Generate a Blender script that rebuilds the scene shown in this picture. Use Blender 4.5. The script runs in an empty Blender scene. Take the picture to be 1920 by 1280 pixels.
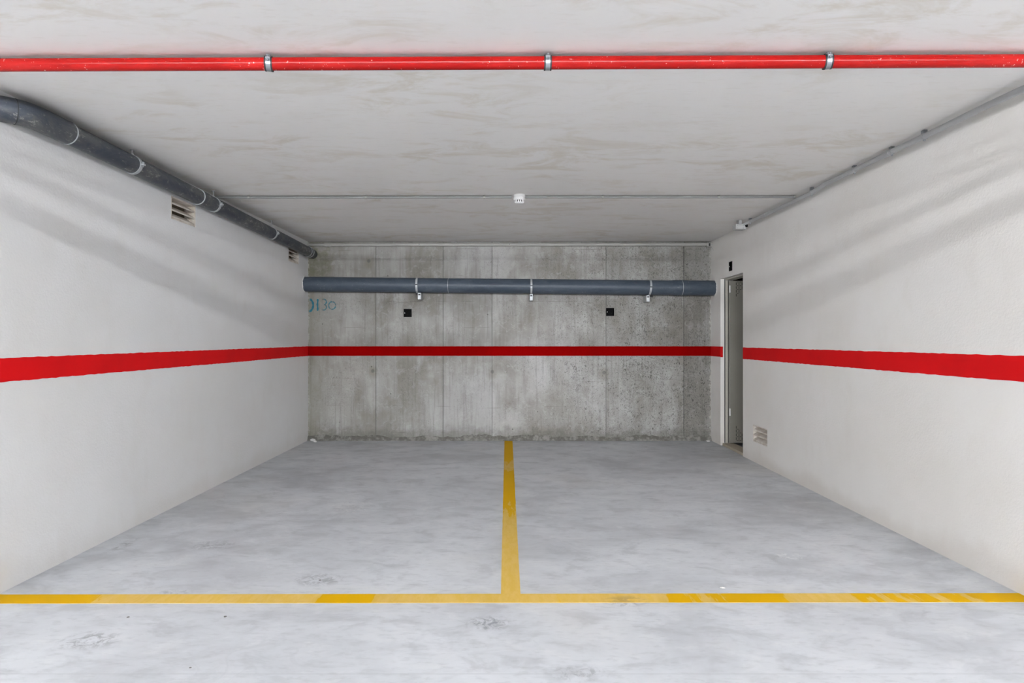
import bpy, bmesh, math, random
from mathutils import Vector, Matrix
random.seed(7)
S = bpy.context.scene
C = S.collection

# ---------------------------------------------------------------- camera, world, exposure
F = 1100.0                       # focal length in pixels of the 1920 wide frame
HC = 1.2375                      # eye height
D = 7.26                         # distance to the concrete end wall
cam = bpy.data.cameras.new('camera'); camo = bpy.data.objects.new('camera', cam); C.objects.link(camo)
camo.location = (0, 0, HC); camo.rotation_euler = (math.pi / 2, 0, 0)
cam.sensor_width = 36.0; cam.lens = F * 36.0 / 1920.0
cam.shift_x = 5 / 1920.0; cam.shift_y = -2 / 1920.0
cam.clip_start = 0.02; cam.clip_end = 100
S.camera = camo
w = bpy.data.worlds.new('world'); S.world = w; w.use_nodes = True
w.node_tree.nodes['Background'].inputs[0].default_value = (0.0, 0.0, 0.0, 1)
S.view_settings.view_transform = 'Standard'
S.view_settings.look = 'None'
S.view_settings.gamma = 1.0
S.view_settings.use_curve_mapping = False
S.view_settings.exposure = 2.63
S.cycles.use_light_tree = False; S.cycles.caustics_reflective = False; S.cycles.glossy_bounces = 2
TUBE = (0.94, 0.965, 1.0)        # cool white fluorescent tubes
# overhead tube row, then two unseen rows added to even the light: (y of the row, emission, height of the tubes)
LAMP_ROWS = ((-0.02, 35.0, 2.385), (-8.0, 124.0, 2.14), (-13.5, 310.0, 2.14))
LAMP_X = (-5.6, -2.8, 0.0, 2.8, 5.6)

XL, XR = -2.4915, 2.495
ZC = 2.46
YEND = 2.62                      # where the side walls of the bay end towards the aisle

# ---------------------------------------------------------------- material helpers
class NT:
    def __init__(s, name):
        s.m = bpy.data.materials.new(name); s.m.use_nodes = True
        s.t = s.m.node_tree; s.b = s.t.nodes['Principled BSDF']
        s._pos = None
    def n(s, typ, **kw):
        nd = s.t.nodes.new(typ)
        for k, v in kw.items(): setattr(nd, k, v)
        return nd
    def put(s, sock, v):
        if isinstance(v, bpy.types.NodeSocket): s.t.links.new(v, sock)
        elif v is not None:
            if isinstance(v, (tuple, list)) and len(v) == 3 and sock.type == 'RGBA': v = (*v, 1)
            sock.default_value = v
    def pos(s):
        if s._pos is None: s._pos = s.n('ShaderNodeNewGeometry').outputs['Position']
        return s._pos
    def sep(s):
        if not getattr(s, '_sep', None):
            s._sep = s.n('ShaderNodeSeparateXYZ'); s.put(s._sep.inputs[0], s.pos())
        return s._sep.outputs
    def mapped(s, scale=(1, 1, 1), rot=(0, 0, 0), loc=(0, 0, 0)):
        nd = s.n('ShaderNodeMapping'); s.put(nd.inputs[0], s.pos())
        nd.inputs['Location'].default_value = loc
        nd.inputs['Rotation'].default_value = rot; nd.inputs['Scale'].default_value = scale
        return nd.outputs[0]
    def noise(s, scale, detail=4, rough=.55, vec=None, dist=0.0):
        nd = s.n('ShaderNodeTexNoise'); s.put(nd.inputs['Vector'], vec if vec is not None else s.pos())
        nd.inputs['Scale'].default_value = scale; nd.inputs['Detail'].default_value = detail
        nd.inputs['Roughness'].default_value = rough; nd.inputs['Distortion'].default_value = dist
        return nd.outputs[0]
    def voro(s, scale, vec=None, feature='F1'):
        nd = s.n('ShaderNodeTexVoronoi', feature=feature); s.put(nd.inputs['Vector'], vec if vec is not None else s.pos())
        nd.inputs['Scale'].default_value = scale
        return nd.outputs[0]
    def math(s, op, a, b=None, c=None, clamp=False):
        nd = s.n('ShaderNodeMath', operation=op, use_clamp=clamp); s.put(nd.inputs[0], a)
        if b is not None: s.put(nd.inputs[1], b)
        if c is not None: s.put(nd.inputs[2], c)
        return nd.outputs[0]
    def ss(s, v, a, b, lo=0.0, hi=1.0):
        nd = s.n('ShaderNodeMapRange', interpolation_type='SMOOTHSTEP'); s.put(nd.inputs[0], v)
        if a > b: a, b, lo, hi = b, a, hi, lo
        for i, q in ((1, a), (2, b), (3, lo), (4, hi)): nd.inputs[i].default_value = q
        return nd.outputs[0]
    def ramp(s, v, stops, interp='LINEAR'):
        nd = s.n('ShaderNodeValToRGB'); s.put(nd.inputs[0], v); r = nd.color_ramp; r.interpolation = interp
        while len(r.elements) < len(stops): r.elements.new(0.5)
        for e, (p, c) in zip(r.elements, stops):
            e.position = p; e.color = (*c, 1) if isinstance(c, tuple) else (c, c, c, 1)
        return nd.outputs[0]
    def mix(s, f, a, b, mode='MIX'):
        nd = s.n('ShaderNodeMix', data_type='RGBA', blend_type=mode)
        s.put(nd.inputs[0], f); s.put(nd.inputs[6], a); s.put(nd.inputs[7], b)
        return nd.outputs[2]
    def spot(s, x, y, rx, ry, ax='XY', soft=.35):
        o = s.sep(); a, b = ('XYZ'.index(ax[0]), 'XYZ'.index(ax[1]))
        u = s.math('DIVIDE', s.math('SUBTRACT', o[a], x), rx); v = s.math('DIVIDE', s.math('SUBTRACT', o[b], y), ry)
        r = s.math('SQRT', s.math('ADD', s.math('MULTIPLY', u, u), s.math('MULTIPLY', v, v)))
        return s.ss(r, 1.0, soft)
    def bump(s, h, strength=.3, dist=.005):
        nd = s.n('ShaderNodeBump'); s.put(nd.inputs['Height'], h)
        nd.inputs['Strength'].default_value = strength; nd.inputs['Distance'].default_value = dist
        s.put(s.b.inputs['Normal'], nd.outputs[0])
    def out(s, col=None, rough=.6, metal=0.0, spec=None):
        s.put(s.b.inputs['Base Color'], col); s.put(s.b.inputs['Roughness'], rough); s.b.inputs['Metallic'].default_value = metal
        if spec is not None: s.b.inputs['Specular IOR Level'].default_value = spec
        return s.m

M = {}
# white stucco of the side walls
def plaster(name, base, dirt_amount):
    t = NT(name)
    big = t.noise(.8, 4); mid = t.noise(5, 4, .6, t.mapped((1, 1, .5)))
    col = t.mix(t.ss(big, .35, .7), base, tuple(c * k for c, k in zip(base, (.955, .945, .925))))
    col = t.mix(t.math('MULTIPLY', t.ss(mid, .5, .72), .28), col, tuple(c * k for c, k in zip(base, (.90, .88, .85))))
    z = t.sep()[2]
    foot = t.math('MULTIPLY', t.ss(t.math('ADD', z, t.math('MULTIPLY', t.noise(2.2, 4), -.34)), -.02, -.16), dirt_amount)
    col = t.mix(foot, col, (.42, .33, .24))
    t.bump(t.noise(80, 1, .6), .30, .004)
    return t.out(col, .85, spec=.25)
M['wall_l'] = plaster('white_stucco', (.775, .775, .772), .10)
M['wall_r'] = plaster('white_stucco_warm', (.865, .845, .815), .20)

t = NT('ceiling_plaster')
v = t.mapped((.65, 1.4, 1), (0, 0, .2))
a = t.noise(3.4, 5, .7, v, .7); b = t.noise(1.1, 4, .55)
msk = t.math('MULTIPLY', t.ss(a, .46, .66), t.ss(b, .34, .60))
col = t.mix(msk, (.91, .89, .86), (.79, .745, .67))
st = t.noise(16, 4, .6, t.mapped((.3, 1.6, 1), (0, 0, .2)))
col = t.mix(t.math('MULTIPLY', t.ss(st, .48, .7), .30), col, (.91, .90, .89))
col = t.mix(t.math('MULTIPLY', t.ss(t.noise(30, 4, .6, t.mapped((.35, 1.5, 1), (0, 0, -.15))), .55, .72), .22), col, (.72, .68, .62))
M['ceiling'] = t.out(col, .8, spec=.25)

# poured floor
t = NT('floor_concrete')
v = t.mapped((.85, 1.15, 1), (0, 0, .35))
a = t.noise(1.05, 4, .62, v, .6); b = t.noise(5.5, 4, .65, t.mapped((.75, 1.3, 1), (0, 0, .45)), .5); c = t.noise(30, 4, .6, t.mapped((.5, 1.5, 1), (0, 0, .4)))
col = t.ramp(a, [(.30, (0.435, 0.446, 0.471)), (.47, (0.565, 0.582, 0.609)), (.66, (0.661, 0.678, 0.707))])
col = t.mix(t.math('MULTIPLY', t.ss(b, .48, .68), .45), col, (.37, .382, .402))
col = t.mix(t.math('MULTIPLY', t.ss(b, .46, .30), .40), col, (.70, .71, .72))
col = t.mix(t.math('MULTIPLY', t.ss(c, .50, .70), .32), col, (.36, .37, .39))
col = t.mix(t.math('MULTIPLY', t.ss(t.noise(.55, 3), .52, .7), .35), col, (.52, .50, .47))
sw = t.math('ABSOLUTE', t.math('SUBTRACT', t.noise(2.3, 4, .6, t.mapped((.8, 1.3, 1), (0, 0, .5), (4, 2, 0)), 1.1), .5))
col = t.mix(t.math('MULTIPLY', t.math('MULTIPLY', t.ss(sw, .022, .002), t.ss(t.noise(1.6, 3), .46, .62)), .14), col, (.33, .345, .37))
cut = t.math('ABSOLUTE', t.math('SUBTRACT', t.sep()[1], 2.178))
col = t.mix(t.math('MULTIPLY', t.ss(cut, .0035, .0015), .30), col, (.30, .31, .33))
fine = t.noise(22, 4, .7, None, 1.0)
def mk(px, py, rpx, rpy, k, colr=(.24, .25, .27)):
    global col
    d = HC * F / (py - 638.0); x = (px - 955) * d / F
    d2 = HC * F / (py + rpy - 638.0); d1 = HC * F / (py - rpy - 638.0)
    s = t.math('MULTIPLY', t.spot(x, d, rpx * d / F, (d1 - d2) / 2), t.ss(fine, .42, .62))
    col = t.mix(t.math('MULTIPLY', s, k), col, colr)
for q in ((170, 1200, 75, 22, .75), (915, 1168, 55, 18, .95), (1170, 1128, 48, 12, .7), (1085, 1262, 70, 20, .55),
          (600, 1086, 60, 16, .6), (235, 1020, 16, 16, .6), (400, 1022, 60, 12, .6), (330, 1110, 40, 9, .6)):
    mk(*q)
for q in ((660, 950, 60, 20, .5, (.75, .76, .77)), (1480, 1042, 36, 9, .7, (.78, .79, .8))):
    mk(*q)
M['floor'] = t.out(col, t.ramp(b, [(.3, .42), (.7, .58)]), spec=.4)

# shuttered concrete of the end wall; the tint of each panel comes from its object colour
def concrete(name):
    t = NT(name)
    o = t.sep()
    oi = t.n('ShaderNodeObjectInfo')
    sp = t.n('ShaderNodeSeparateColor'); t.put(sp.inputs[0], oi.outputs['Color'])
    big = t.noise(1.7, 4, .62, None, .3)
    col = t.ramp(big, [(.30, (.205, .19, .168)), (.5, (.305, .296, .280)), (.68, (.39, .387, .38))])
    # tall tapering pale tongues left by the formwork oil
    tong = t.noise(3.4, 3, .5, t.mapped((1.25, 1, .33)), .25)
    col = t.mix(t.math('MULTIPLY', t.ss(tong, .50, .62), .26), col, (.52, .52, .52))
    col = t.mix(t.math('MULTIPLY', t.ss(tong, .48, .34), .26), col, (.19, .175, .15))
    # grain of the boards
    grain = t.noise(34, 4, .6, t.mapped((1, 1, .05)))
    col = t.mix(t.math('MULTIPLY', t.ss(grain, .50, .68), .30), col, (.15, .14, .125))
    cloud = t.noise(13, 4, .7, None, .8)
    col = t.mix(t.math('MULTIPLY', t.ss(cloud, .52, .68), .30), col, (.49, .49, .485))
    # dark scratches and pits, thicker on the right
    reg = t.math('ADD', t.ss(o[0], -.4, 1.9, .16, .80), t.math('MULTIPLY', t.math('SUBTRACT', t.noise(2.1, 4, .6), .5), 1.3), clamp=True)
    pits = t.ss(t.noise(42, 4, .75, t.mapped((1, 1, .75)), 1.6), .545, .61)
    col = t.mix(t.math('MULTIPLY', pits, t.math('MULTIPLY', reg, .95)), col, (.06, .058, .052))
    curl = t.math('ABSOLUTE', t.math('SUBTRACT', t.noise(9, 4, .7, t.mapped((1, 1, 1.3), loc=(3, 0, 1)), 2.2), .5))
    lines = t.math('MULTIPLY', t.ss(curl, .016, .005), t.ss(t.noise(5, 3), .46, .58))
    col = t.mix(t.math('MULTIPLY', lines, t.math('MULTIPLY', reg, .8)), col, (.06, .055, .05))
    # a few large blow holes
    hole = t.ss(t.voro(4.2), .05, .025)
    col = t.mix(t.math('MULTIPLY', hole, .7), col, (.07, .066, .06))
    # hairline pour marks
    hl = t.math('ABSOLUTE', t.math('SUBTRACT', t.math('FRACT', t.math('MULTIPLY', t.math('ADD', o[2], t.math('MULTIPLY', t.noise(.7, 2), .12)), 3.1)), .5))
    hl = t.math('MULTIPLY', t.ss(hl, .012, .004), t.ss(t.noise(2.6, 3, .5), .53, .6))
    col = t.mix(t.math('MULTIPLY', hl, .55), col, (.12, .11, .1))
    # dirty foot, darker brown left margin, stain round the pipe end
    nz = t.noise(9, 4, .7)
    foot = t.math('MULTIPLY', t.ss(t.math('ADD', o[2], t.math('MULTIPLY', nz, -.36)), .03, -.14), .55)
    col = t.mix(foot, col, (.12, .115, .10))
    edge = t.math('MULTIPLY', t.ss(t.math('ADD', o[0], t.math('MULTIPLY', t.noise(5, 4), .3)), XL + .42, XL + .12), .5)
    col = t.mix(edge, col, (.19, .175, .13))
    ring = t.spot(-2.38, 2.24, .24, .26, 'XZ', .7)
    col = t.mix(t.math('MULTIPLY', t.math('MULTIPLY', ring, t.ss(nz, .35, .6)), .6), col, (.16, .16, .10))
    for (x, z) in ((-1.69, .84), (-.21, .83), (1.17, .82), (-1.74, 2.2)):
        col = t.mix(t.math('MULTIPLY', t.spot(x, z, .10, .12, 'XZ', .2), .40), col, (.17, .155, .11))
        col = t.mix(t.math('MULTIPLY', t.spot(x, z + .02, .028, .03, 'XZ', .5), .6), col, (.12, .12, .12))
    # smears of wall plaster at the right margin
    sm = t.math('MULTIPLY', t.ss(t.math('ADD', o[0], t.math('MULTIPLY', t.noise(24, 4, .7), .13)), XR + .045, XR + .075), .85)
    col = t.mix(sm, col, (.55, .54, .51))
    sm = t.math('MULTIPLY', t.ss(t.math('ADD', o[0], t.math('MULTIPLY', t.noise(30, 4, .7), .10)), XL + .065, XL + .045), .7)
    col = t.mix(sm, col, (.48, .47, .45))
    fl = t.math('MULTIPLY', t.ss(t.noise(60, 3, .6, t.mapped((1, 1, .7), loc=(9, 0, 4))), .74, .78), .8)
    col = t.mix(fl, col, (.56, .56, .55))
    mul = t.n('ShaderNodeMix', data_type='RGBA', blend_type='MULTIPLY'); mul.inputs[0].default_value = 1
    t.put(mul.inputs[6], col); t.put(mul.inputs[7], oi.outputs['Color'])
    t.bump(t.noise(30, 1), .25, .003)
    return t.out(mul.outputs[2], .8, spec=.25)
M['concrete'] = concrete('shuttered_concrete')

t = NT('joint_grout'); M['joint'] = t.out(t.mix(t.noise(20), (.07, .067, .06), (.11, .105, .1)), .9)
t = NT('mortar')
nz = t.noise(12, 4, .7)
M['mortar'] = (t.bump(nz, .6, .01), t.out(t.mix(t.ss(nz, .42, .64), (.125, .12, .105), (.26, .255, .235)), .9))[1]
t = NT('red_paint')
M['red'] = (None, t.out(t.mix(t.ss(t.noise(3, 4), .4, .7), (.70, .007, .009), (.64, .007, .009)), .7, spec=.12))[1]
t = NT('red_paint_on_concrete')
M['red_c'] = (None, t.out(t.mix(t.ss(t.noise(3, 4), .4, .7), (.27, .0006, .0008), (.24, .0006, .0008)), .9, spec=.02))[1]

def yellow(name, axis, stops, lo, hi, rot):
    t = NT(name); o = t.sep()
    u = t.math('DIVIDE', t.math('SUBTRACT', o['XYZ'.index(axis)], lo), hi - lo, clamp=True)
    wear = t.ramp(u, stops)
    st = t.noise(9, 4, .65, t.mapped((1.6, .35, 1), (0, 0, rot)), .25)
    k = t.ss(t.math('ADD', t.math('SUBTRACT', st, .5), t.math('MULTIPLY', t.math('SUBTRACT', wear, .5), .55)), -.035, .035)
    fresh = t.mix(t.noise(6, 4), (.68, .39, .001), (.63, .355, .001))
    worn = t.mix(t.ss(t.noise(18, 4, .6, t.mapped((1.5, .5, 1), (0, 0, rot))), .35, .65), (.70, .475, .13), (.66, .43, .08))
    col = t.mix(k, fresh, worn)
    sc = t.math('MULTIPLY', t.spot(.56, 2.79, .13, .07), t.ss(t.noise(14, 4, .7, t.mapped((.6, 1.6, 1), (0, 0, .5)), 1.2), .42, .56))
    col = t.mix(t.math('MULTIPLY', sc, .55), col, (.30, .22, .08))
    return t.out(col, .7, spec=.1)
fx = lambda px: ((px - 955) * 2.81 / F - XL) / (XR - XL)
M['yellow_front'] = yellow('yellow_paint_front', 'X',
    [(max(0, fx(0)), .05), (fx(150), .12), (fx(205), .85), (fx(300), .88), (fx(592), .92), (fx(606), .05), (fx(694), .05), (fx(712), .80), (fx(800), .9), (fx(960), .92), (fx(1010), .62), (fx(1120), .78),
     (fx(1240), .80), (fx(1262), .15), (fx(1330), .60), (fx(1395), .15), (fx(1465), .2), (fx(1490), .9), (fx(1590), .85), (fx(1610), .42), (fx(1830), .40), (fx(1855), .05)], XL, XR, .6)
gy = lambda py: HC * F / (py - 638.0) / 8.0
M['yellow_mid'] = yellow('yellow_paint_middle', 'Y',
    [(gy(1130), .80), (gy(1085), .72), (gy(1060), .93), (gy(975), .95), (gy(966), .55), (gy(945), .35), (gy(935), .05), (gy(888), .05), (gy(880), .6), (gy(866), .65), (gy(860), .05), (gy(826), .05)], 0, 8.0, .5)

t = NT('grey_pvc')
dust = t.noise(7, 4, .7, t.mapped((.8, .8, 2)), .4); sp = t.noise(46, 4, .7)
up = t.n('ShaderNodeNewGeometry').outputs['Normal']; nz_ = t.n('ShaderNodeSeparateXYZ'); t.put(nz_.inputs[0], up)
col = t.mix(t.ss(dust, .35, .7), (.050, .066, .090), (.070, .088, .113))
col = t.mix(t.math('MULTIPLY', t.ss(t.math('ADD', sp, t.math('MULTIPLY', dust, .4)), .86, .95), .6), col, (.33, .33, .33))
M['pvc'] = t.out(col, t.ramp(dust, [(.3, .32), (.7, .5)]), spec=.3)
t = NT('dusty_grey_pvc')
dust = t.noise(6, 5, .75, t.mapped((1, .45, 1)), .5); sp = t.noise(40, 4, .75, t.mapped((1, .5, 1)))
col = t.mix(t.ss(dust, .40, .66), (.042, .050, .066), (.098, .10, .10))
col = t.mix(t.math('MULTIPLY', t.ss(t.math('ADD', sp, t.math('MULTIPLY', dust, .5)), .82, .96), .55), col, (.36, .35, .33))
M['pvc_d'] = t.out(col, .42, spec=.4)
t = NT('red_gloss_pipe')
sp = t.noise(75, 3, .6); dd = t.noise(5, 4, .6, t.mapped((.6, 1, 1)))
col = t.mix(t.ss(dd, .4, .7), (.34, .006, .005), (.41, .012, .010))
col = t.mix(t.math('MULTIPLY', t.ss(t.math('ADD', sp, t.math('MULTIPLY', dd, .25)), .79, .85), .6), col, (.85, .45, .40))
M['red_pipe'] = t.out(col, .18, spec=.22)
t = NT('zinc'); M['zinc'] = t.out(t.mix(t.noise(30, 3), (.26, .28, .30), (.40, .42, .44)), .35, 0.75)
t = NT('bright_strap'); M['strap'] = t.out(t.mix(t.noise(30, 3), (.42, .44, .455), (.54, .56, .575)), .45, 0.3)
t = NT('black_rubber_and_gap'); M['rubber_gap'] = t.out(t.mix(t.noise(40), (.012, .013, .015), (.03, .03, .032)), .6)  # black rubber, also the dark strips in the door gaps
t = NT('conduit_grey'); M['conduit'] = t.out(t.mix(t.noise(12, 4), (.44, .445, .45), (.53, .53, .53)), .5)
t = NT('conduit_dim'); M['conduit_d'] = t.out(t.mix(t.noise(12, 4), (.27, .27, .265), (.33, .33, .325)), .5)
t = NT('conduit_warm'); M['conduit_w'] = t.out(t.mix(t.noise(12, 4), (.37, .36, .34), (.44, .43, .405)), .6)
t = NT('white_plastic'); M['white'] = t.out(t.mix(t.noise(8), (.80, .79, .78), (.86, .85, .845)), .4)
t = NT('pale_plastic'); M['box'] = t.out(t.mix(t.noise(20), (.50, .50, .49), (.58, .58, .57)), .5)
t = NT('black_plastic'); M['black'] = t.out(t.mix(t.noise(30), (.0022, .0023, .0027), (.004, .0042, .005)), .6, spec=.08)
t = NT('dark_slot'); M['dark'] = t.out(t.mix(t.noise(30), (.01, .009, .008), (.02, .018, .016)), .8)
t = NT('cement_louver')
nz = t.noise(14, 4, .65)
M['louver'] = (t.bump(nz, .4, .003), t.out(t.mix(t.ss(nz, .4, .65), (.74, .69, .62), (.60, .53, .45)), .85))[1]
t = NT('cement_louver_shaded'); M['louver_shade'] = t.out(t.mix(t.noise(14, 4), (.16, .12, .085), (.22, .17, .12)), .9)  # louver cement darkened to carry the shade behind the slats
t = NT('cream_steel'); M['leaf'] = NT('leaf_paint').out((.30, .285, .245), .45)
M['cream'] = t.out(t.mix(t.noise(3, 3), (.50, .48, .42), (.54, .52, .46)), .45)
t = NT('jamb_paint'); M['jamb'] = t.out(t.mix(t.noise(6, 3), (.62, .60, .56), (.67, .655, .62)), .6)
t = NT('beige_sill'); M['sill'] = t.out(t.mix(t.noise(18, 4), (.52, .46, .36), (.42, .36, .27)), .7)
t = NT('chalk_blue')
f = t.ss(t.noise(28, 4, .7), .05, .40)
t.put(t.b.inputs['Alpha'], t.math('MULTIPLY', f, .85))
M['chalk'] = t.out((.03, .20, .28), .9)
t = NT('chalk_blue_pale')
f = t.ss(t.noise(34, 4, .7), .18, .55)
t.put(t.b.inputs['Alpha'], t.math('MULTIPLY', f, .65))
M['chalk_p'] = t.out((.06, .27, .36), .9)
t = NT('pencil')
f = t.ss(t.noise(60, 4, .7), .42, .58)
t.put(t.b.inputs['Alpha'], t.math('MULTIPLY', f, .7))
M['pencil'] = t.out((.07, .07, .07), .9)
t = NT('crumb'); M['crumb'] = t.out(t.mix(t.noise(40), (.62, .61, .59), (.74, .73, .71)), .9)
t = NT('dark_crumb'); M['crumb_d'] = t.out(t.mix(t.noise(40), (.09, .085, .08), (.16, .15, .14)), .9)
t = NT('aisle_white'); M['aisle'] = t.out(t.mix(t.noise(1.5, 4), (.66, .65, .63), (.60, .59, .57)), .85)
t = NT('housing'); M['housing'] = t.out(t.mix(t.noise(5), (.72, .72, .72), (.68, .68, .68)), .5)
def tube_mat(i, e):
    t = NT('lit_tube'); t.out((.9, .9, .9), .5)
    t.put(t.b.inputs['Emission Color'], TUBE); t.b.inputs['Emission Strength'].default_value = e
    return t.m

# ---------------------------------------------------------------- mesh helpers
def obj(name, bm, mat, parent=None, smooth=None, loc=None):
    me = bpy.data.meshes.new(name)
    bmesh.ops.recalc_face_normals(bm, faces=bm.faces[:])
    bm.to_mesh(me); bm.free()
    me.materials.append(mat)
    o = bpy.data.objects.new(name, me); C.objects.link(o)
    if smooth is not None:
        for p in me.polygons: p.use_smooth = True
        me.set_sharp_from_angle(angle=math.radians(smooth))
    if parent: o.parent = parent
    if loc is not None: o.location = loc
    return o
def tag(o, label, cat, group=None):
    o['label'] = label; o['category'] = cat
    if group: o['group'] = group
    return o
def struct(name, bm, mat, label=None, cat=None, parent=None, smooth=None):
    o = obj(name, bm, mat, parent, smooth)
    o['kind'] = 'structure'
    if label: o['label'] = label; o['category'] = cat
    return o
def empty(name, loc=(0, 0, 0), rot=(0, 0, 0)):
    o = bpy.data.objects.new(name, None); C.objects.link(o); o.location = loc; o.rotation_euler = rot
    o.empty_display_size = .05
    return o
def bx(bm, x0, x1, y0, y1, z0, z1, bev=0.0):
    vs = [bm.verts.new((x, y, z)) for x in (x0, x1) for y in (y0, y1) for z in (z0, z1)]
    fs = [bm.faces.new([vs[i] for i in q]) for q in ((0, 1, 3, 2), (4, 6, 7, 5), (0, 4, 5, 1), (2, 3, 7, 6), (0, 2, 6, 4), (1, 5, 7, 3))]
    if bev:
        es = list({e for f_ in fs for e in f_.edges})
        bmesh.ops.bevel(bm, geom=es, offset=bev, segments=2, profile=.5, affect='EDGES')
    return bm
def box(*a, bev=0.0): return bx(bmesh.new(), *a, bev=bev)
def tube(bm, pts, r, n=24, caps=True):
    pts = [Vector(p) for p in pts]; rs = r if isinstance(r, (list, tuple)) else [r] * len(pts)
    t0 = (pts[1] - pts[0]).normalized()
    u = t0.orthogonal().normalized(); rings = []; tp = t0
    for i, p in enumerate(pts):
        if i == 0: tt = t0
        elif i == len(pts) - 1: tt = (pts[i] - pts[i - 1]).normalized()
        else: tt = ((pts[i] - pts[i - 1]).normalized() + (pts[i + 1] - pts[i]).normalized()).normalized()
        q = tp.rotation_difference(tt); u = q @ u; u = (u - tt * u.dot(tt)).normalized(); tp = tt
        vv = tt.cross(u)
        rings.append([bm.verts.new(p + (u * math.cos(2 * math.pi * k / n) + vv * math.sin(2 * math.pi * k / n)) * rs[i]) for k in range(n)])
    for a, b in zip(rings, rings[1:]):
        for k in range(n): bm.faces.new((a[k], a[(k + 1) % n], b[(k + 1) % n], b[k]))
    if caps: bm.faces.new(rings[0][::-1]); bm.faces.new(rings[-1])
    return bm
def lathe(bm, prof, n=32, center=(0, 0, 0), axis='Z'):
    rings = []
    for (r, h) in prof:
        ring = []
        for k in range(n):
            a = 2 * math.pi * k / n; p = (r * math.cos(a), r * math.sin(a), h)
            if axis == 'X': p = (h, p[0], p[1])
            if axis == 'Y': p = (p[0], h, p[1])
            ring.append(bm.verts.new(Vector(center) + Vector(p)))
        rings.append(ring)
    for a, b in zip(rings, rings[1:]):
        for k in range(n): bm.faces.new((a[k], a[(k + 1) % n], b[(k + 1) % n], b[k]))
    bm.faces.new(rings[0]); bm.faces.new(rings[-1])
    return bm
def band(bm, c, axis, ri, ro, wid, a0=0.0, a1=2 * math.pi, n=40):
    """flat strap bent round a pipe: an arc of a ring with rectangular section; angles in the plane across the axis, from +first to +second"""
    c = Vector(c); ax = Vector(axis).normalized()
    up = Vector((0, 0, 1)); side = up.cross(ax).normalized(); up = ax.cross(side)
    full = abs(a1 - a0 - 2 * math.pi) < 1e-6
    m = n if full else max(4, int(n * (a1 - a0) / (2 * math.pi)))
    secs = []
    for k in range(m if full else m + 1):
        a = a0 + (a1 - a0) * k / m; d = side * math.cos(a) + up * math.sin(a)
        secs.append([bm.verts.new(c + d * rr + ax * ww) for rr, ww in ((ri, -wid / 2), (ro, -wid / 2), (ro, wid / 2), (ri, wid / 2))])
    pairs = list(zip(secs, secs[1:] + secs[:1])) if full else list(zip(secs, secs[1:]))
    for p, q in pairs:
        for i in range(4): bm.faces.new((p[i], p[(i + 1) % 4], q[(i + 1) % 4], q[i]))
    if not full: bm.faces.new(secs[0]); bm.faces.new(secs[-1][::-1])
    return bm
def holed(us, vs, holes, f_front, f_back):
    """slab spanned by sorted u and v cuts, with rectangular holes (u0,u1,v0,v1) through it"""
    us = sorted(set(us + [h[i] for h in holes for i in (0, 1)])); vs = sorted(set(vs + [h[i] for h in holes for i in (2, 3)]))
    bm = bmesh.new(); solid = {}
    V = {}
    def vert(side, i, j):
        if (side, i, j) not in V: V[(side, i, j)] = bm.verts.new((f_front if side == 0 else f_back)(us[i], vs[j]))
        return V[(side, i, j)]
    for i in range(len(us) - 1):
        for j in range(len(vs) - 1):
            cu, cv = (us[i] + us[i + 1]) / 2, (vs[j] + vs[j + 1]) / 2
            solid[(i, j)] = not any(h[0] < cu < h[1] and h[2] < cv < h[3] for h in holes)
    for (i, j), s in solid.items():
        if not s: continue
        for side in (0, 1): bm.faces.new([vert(side, i, j), vert(side, i + 1, j), vert(side, i + 1, j + 1), vert(side, i, j + 1)])
        for (di, dj, a, b) in ((-1, 0, (i, j), (i, j + 1)), (1, 0, (i + 1, j), (i + 1, j + 1)), (0, -1, (i, j), (i + 1, j)), (0, 1, (i, j + 1), (i + 1, j + 1))):
            if not solid.get((i + di, j + dj), False):
                bm.faces.new([vert(0, *a), vert(0, *b), vert(1, *b), vert(1, *a)])
    return bm
def ribbon_wall(bm, pts, wid, f):
    """painted stroke: flat ribbon of width wid along 2-D points, put on a wall by f(u, v, lift)"""
    pts = [Vector(p) for p in pts]; L = []; R = []
    for i, p in enumerate(pts):
        a = pts[max(0, i - 1)]; b = pts[min(len(pts) - 1, i + 1)]
        d = (b - a).normalized(); nrm = Vector((-d.y, d.x))
        ww = wid * (1 + .25 * math.sin(i * 1.7)) / 2
        L.append(bm.verts.new(f(*(p + nrm * ww)))); R.append(bm.verts.new(f(*(p - nrm * ww))))
    for i in range(len(pts) - 1): bm.faces.new((L[i], L[i + 1], R[i + 1], R[i]))
    return bm
def stripe(u0, u1, top, bot, f, step=.03, jit=.0018, thick=.0012):
    """painted band with slightly ragged edges; top(u) and bot(u) give its borders; f(u, v, lift)"""
    bm = bmesh.new(); n = max(2, int((u1 - u0) / step)); A = []; B = []
    for i in range(n + 1):
        u = u0 + (u1 - u0) * i / n
        tv = top(u) + random.uniform(-jit, jit); bv = bot(u) + random.uniform(-jit, jit)
        A.append([bm.verts.new(f(u, tv, thick)), bm.verts.new(f(u, bv, thick))]); B.append([bm.verts.new(f(u, tv, 0)), bm.verts.new(f(u, bv, 0))])
    for i in range(n):
        bm.faces.new((A[i][0], A[i + 1][0], A[i + 1][1], A[i][1]))
        bm.faces.new((A[i][0], B[i][0], B[i + 1][0], A[i + 1][0])); bm.faces.new((A[i][1], A[i + 1][1], B[i + 1][1], B[i][1]))
    for i in (0, n): bm.faces.new((A[i][0], A[i][1], B[i][1], B[i][0]))
    return bm

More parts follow.
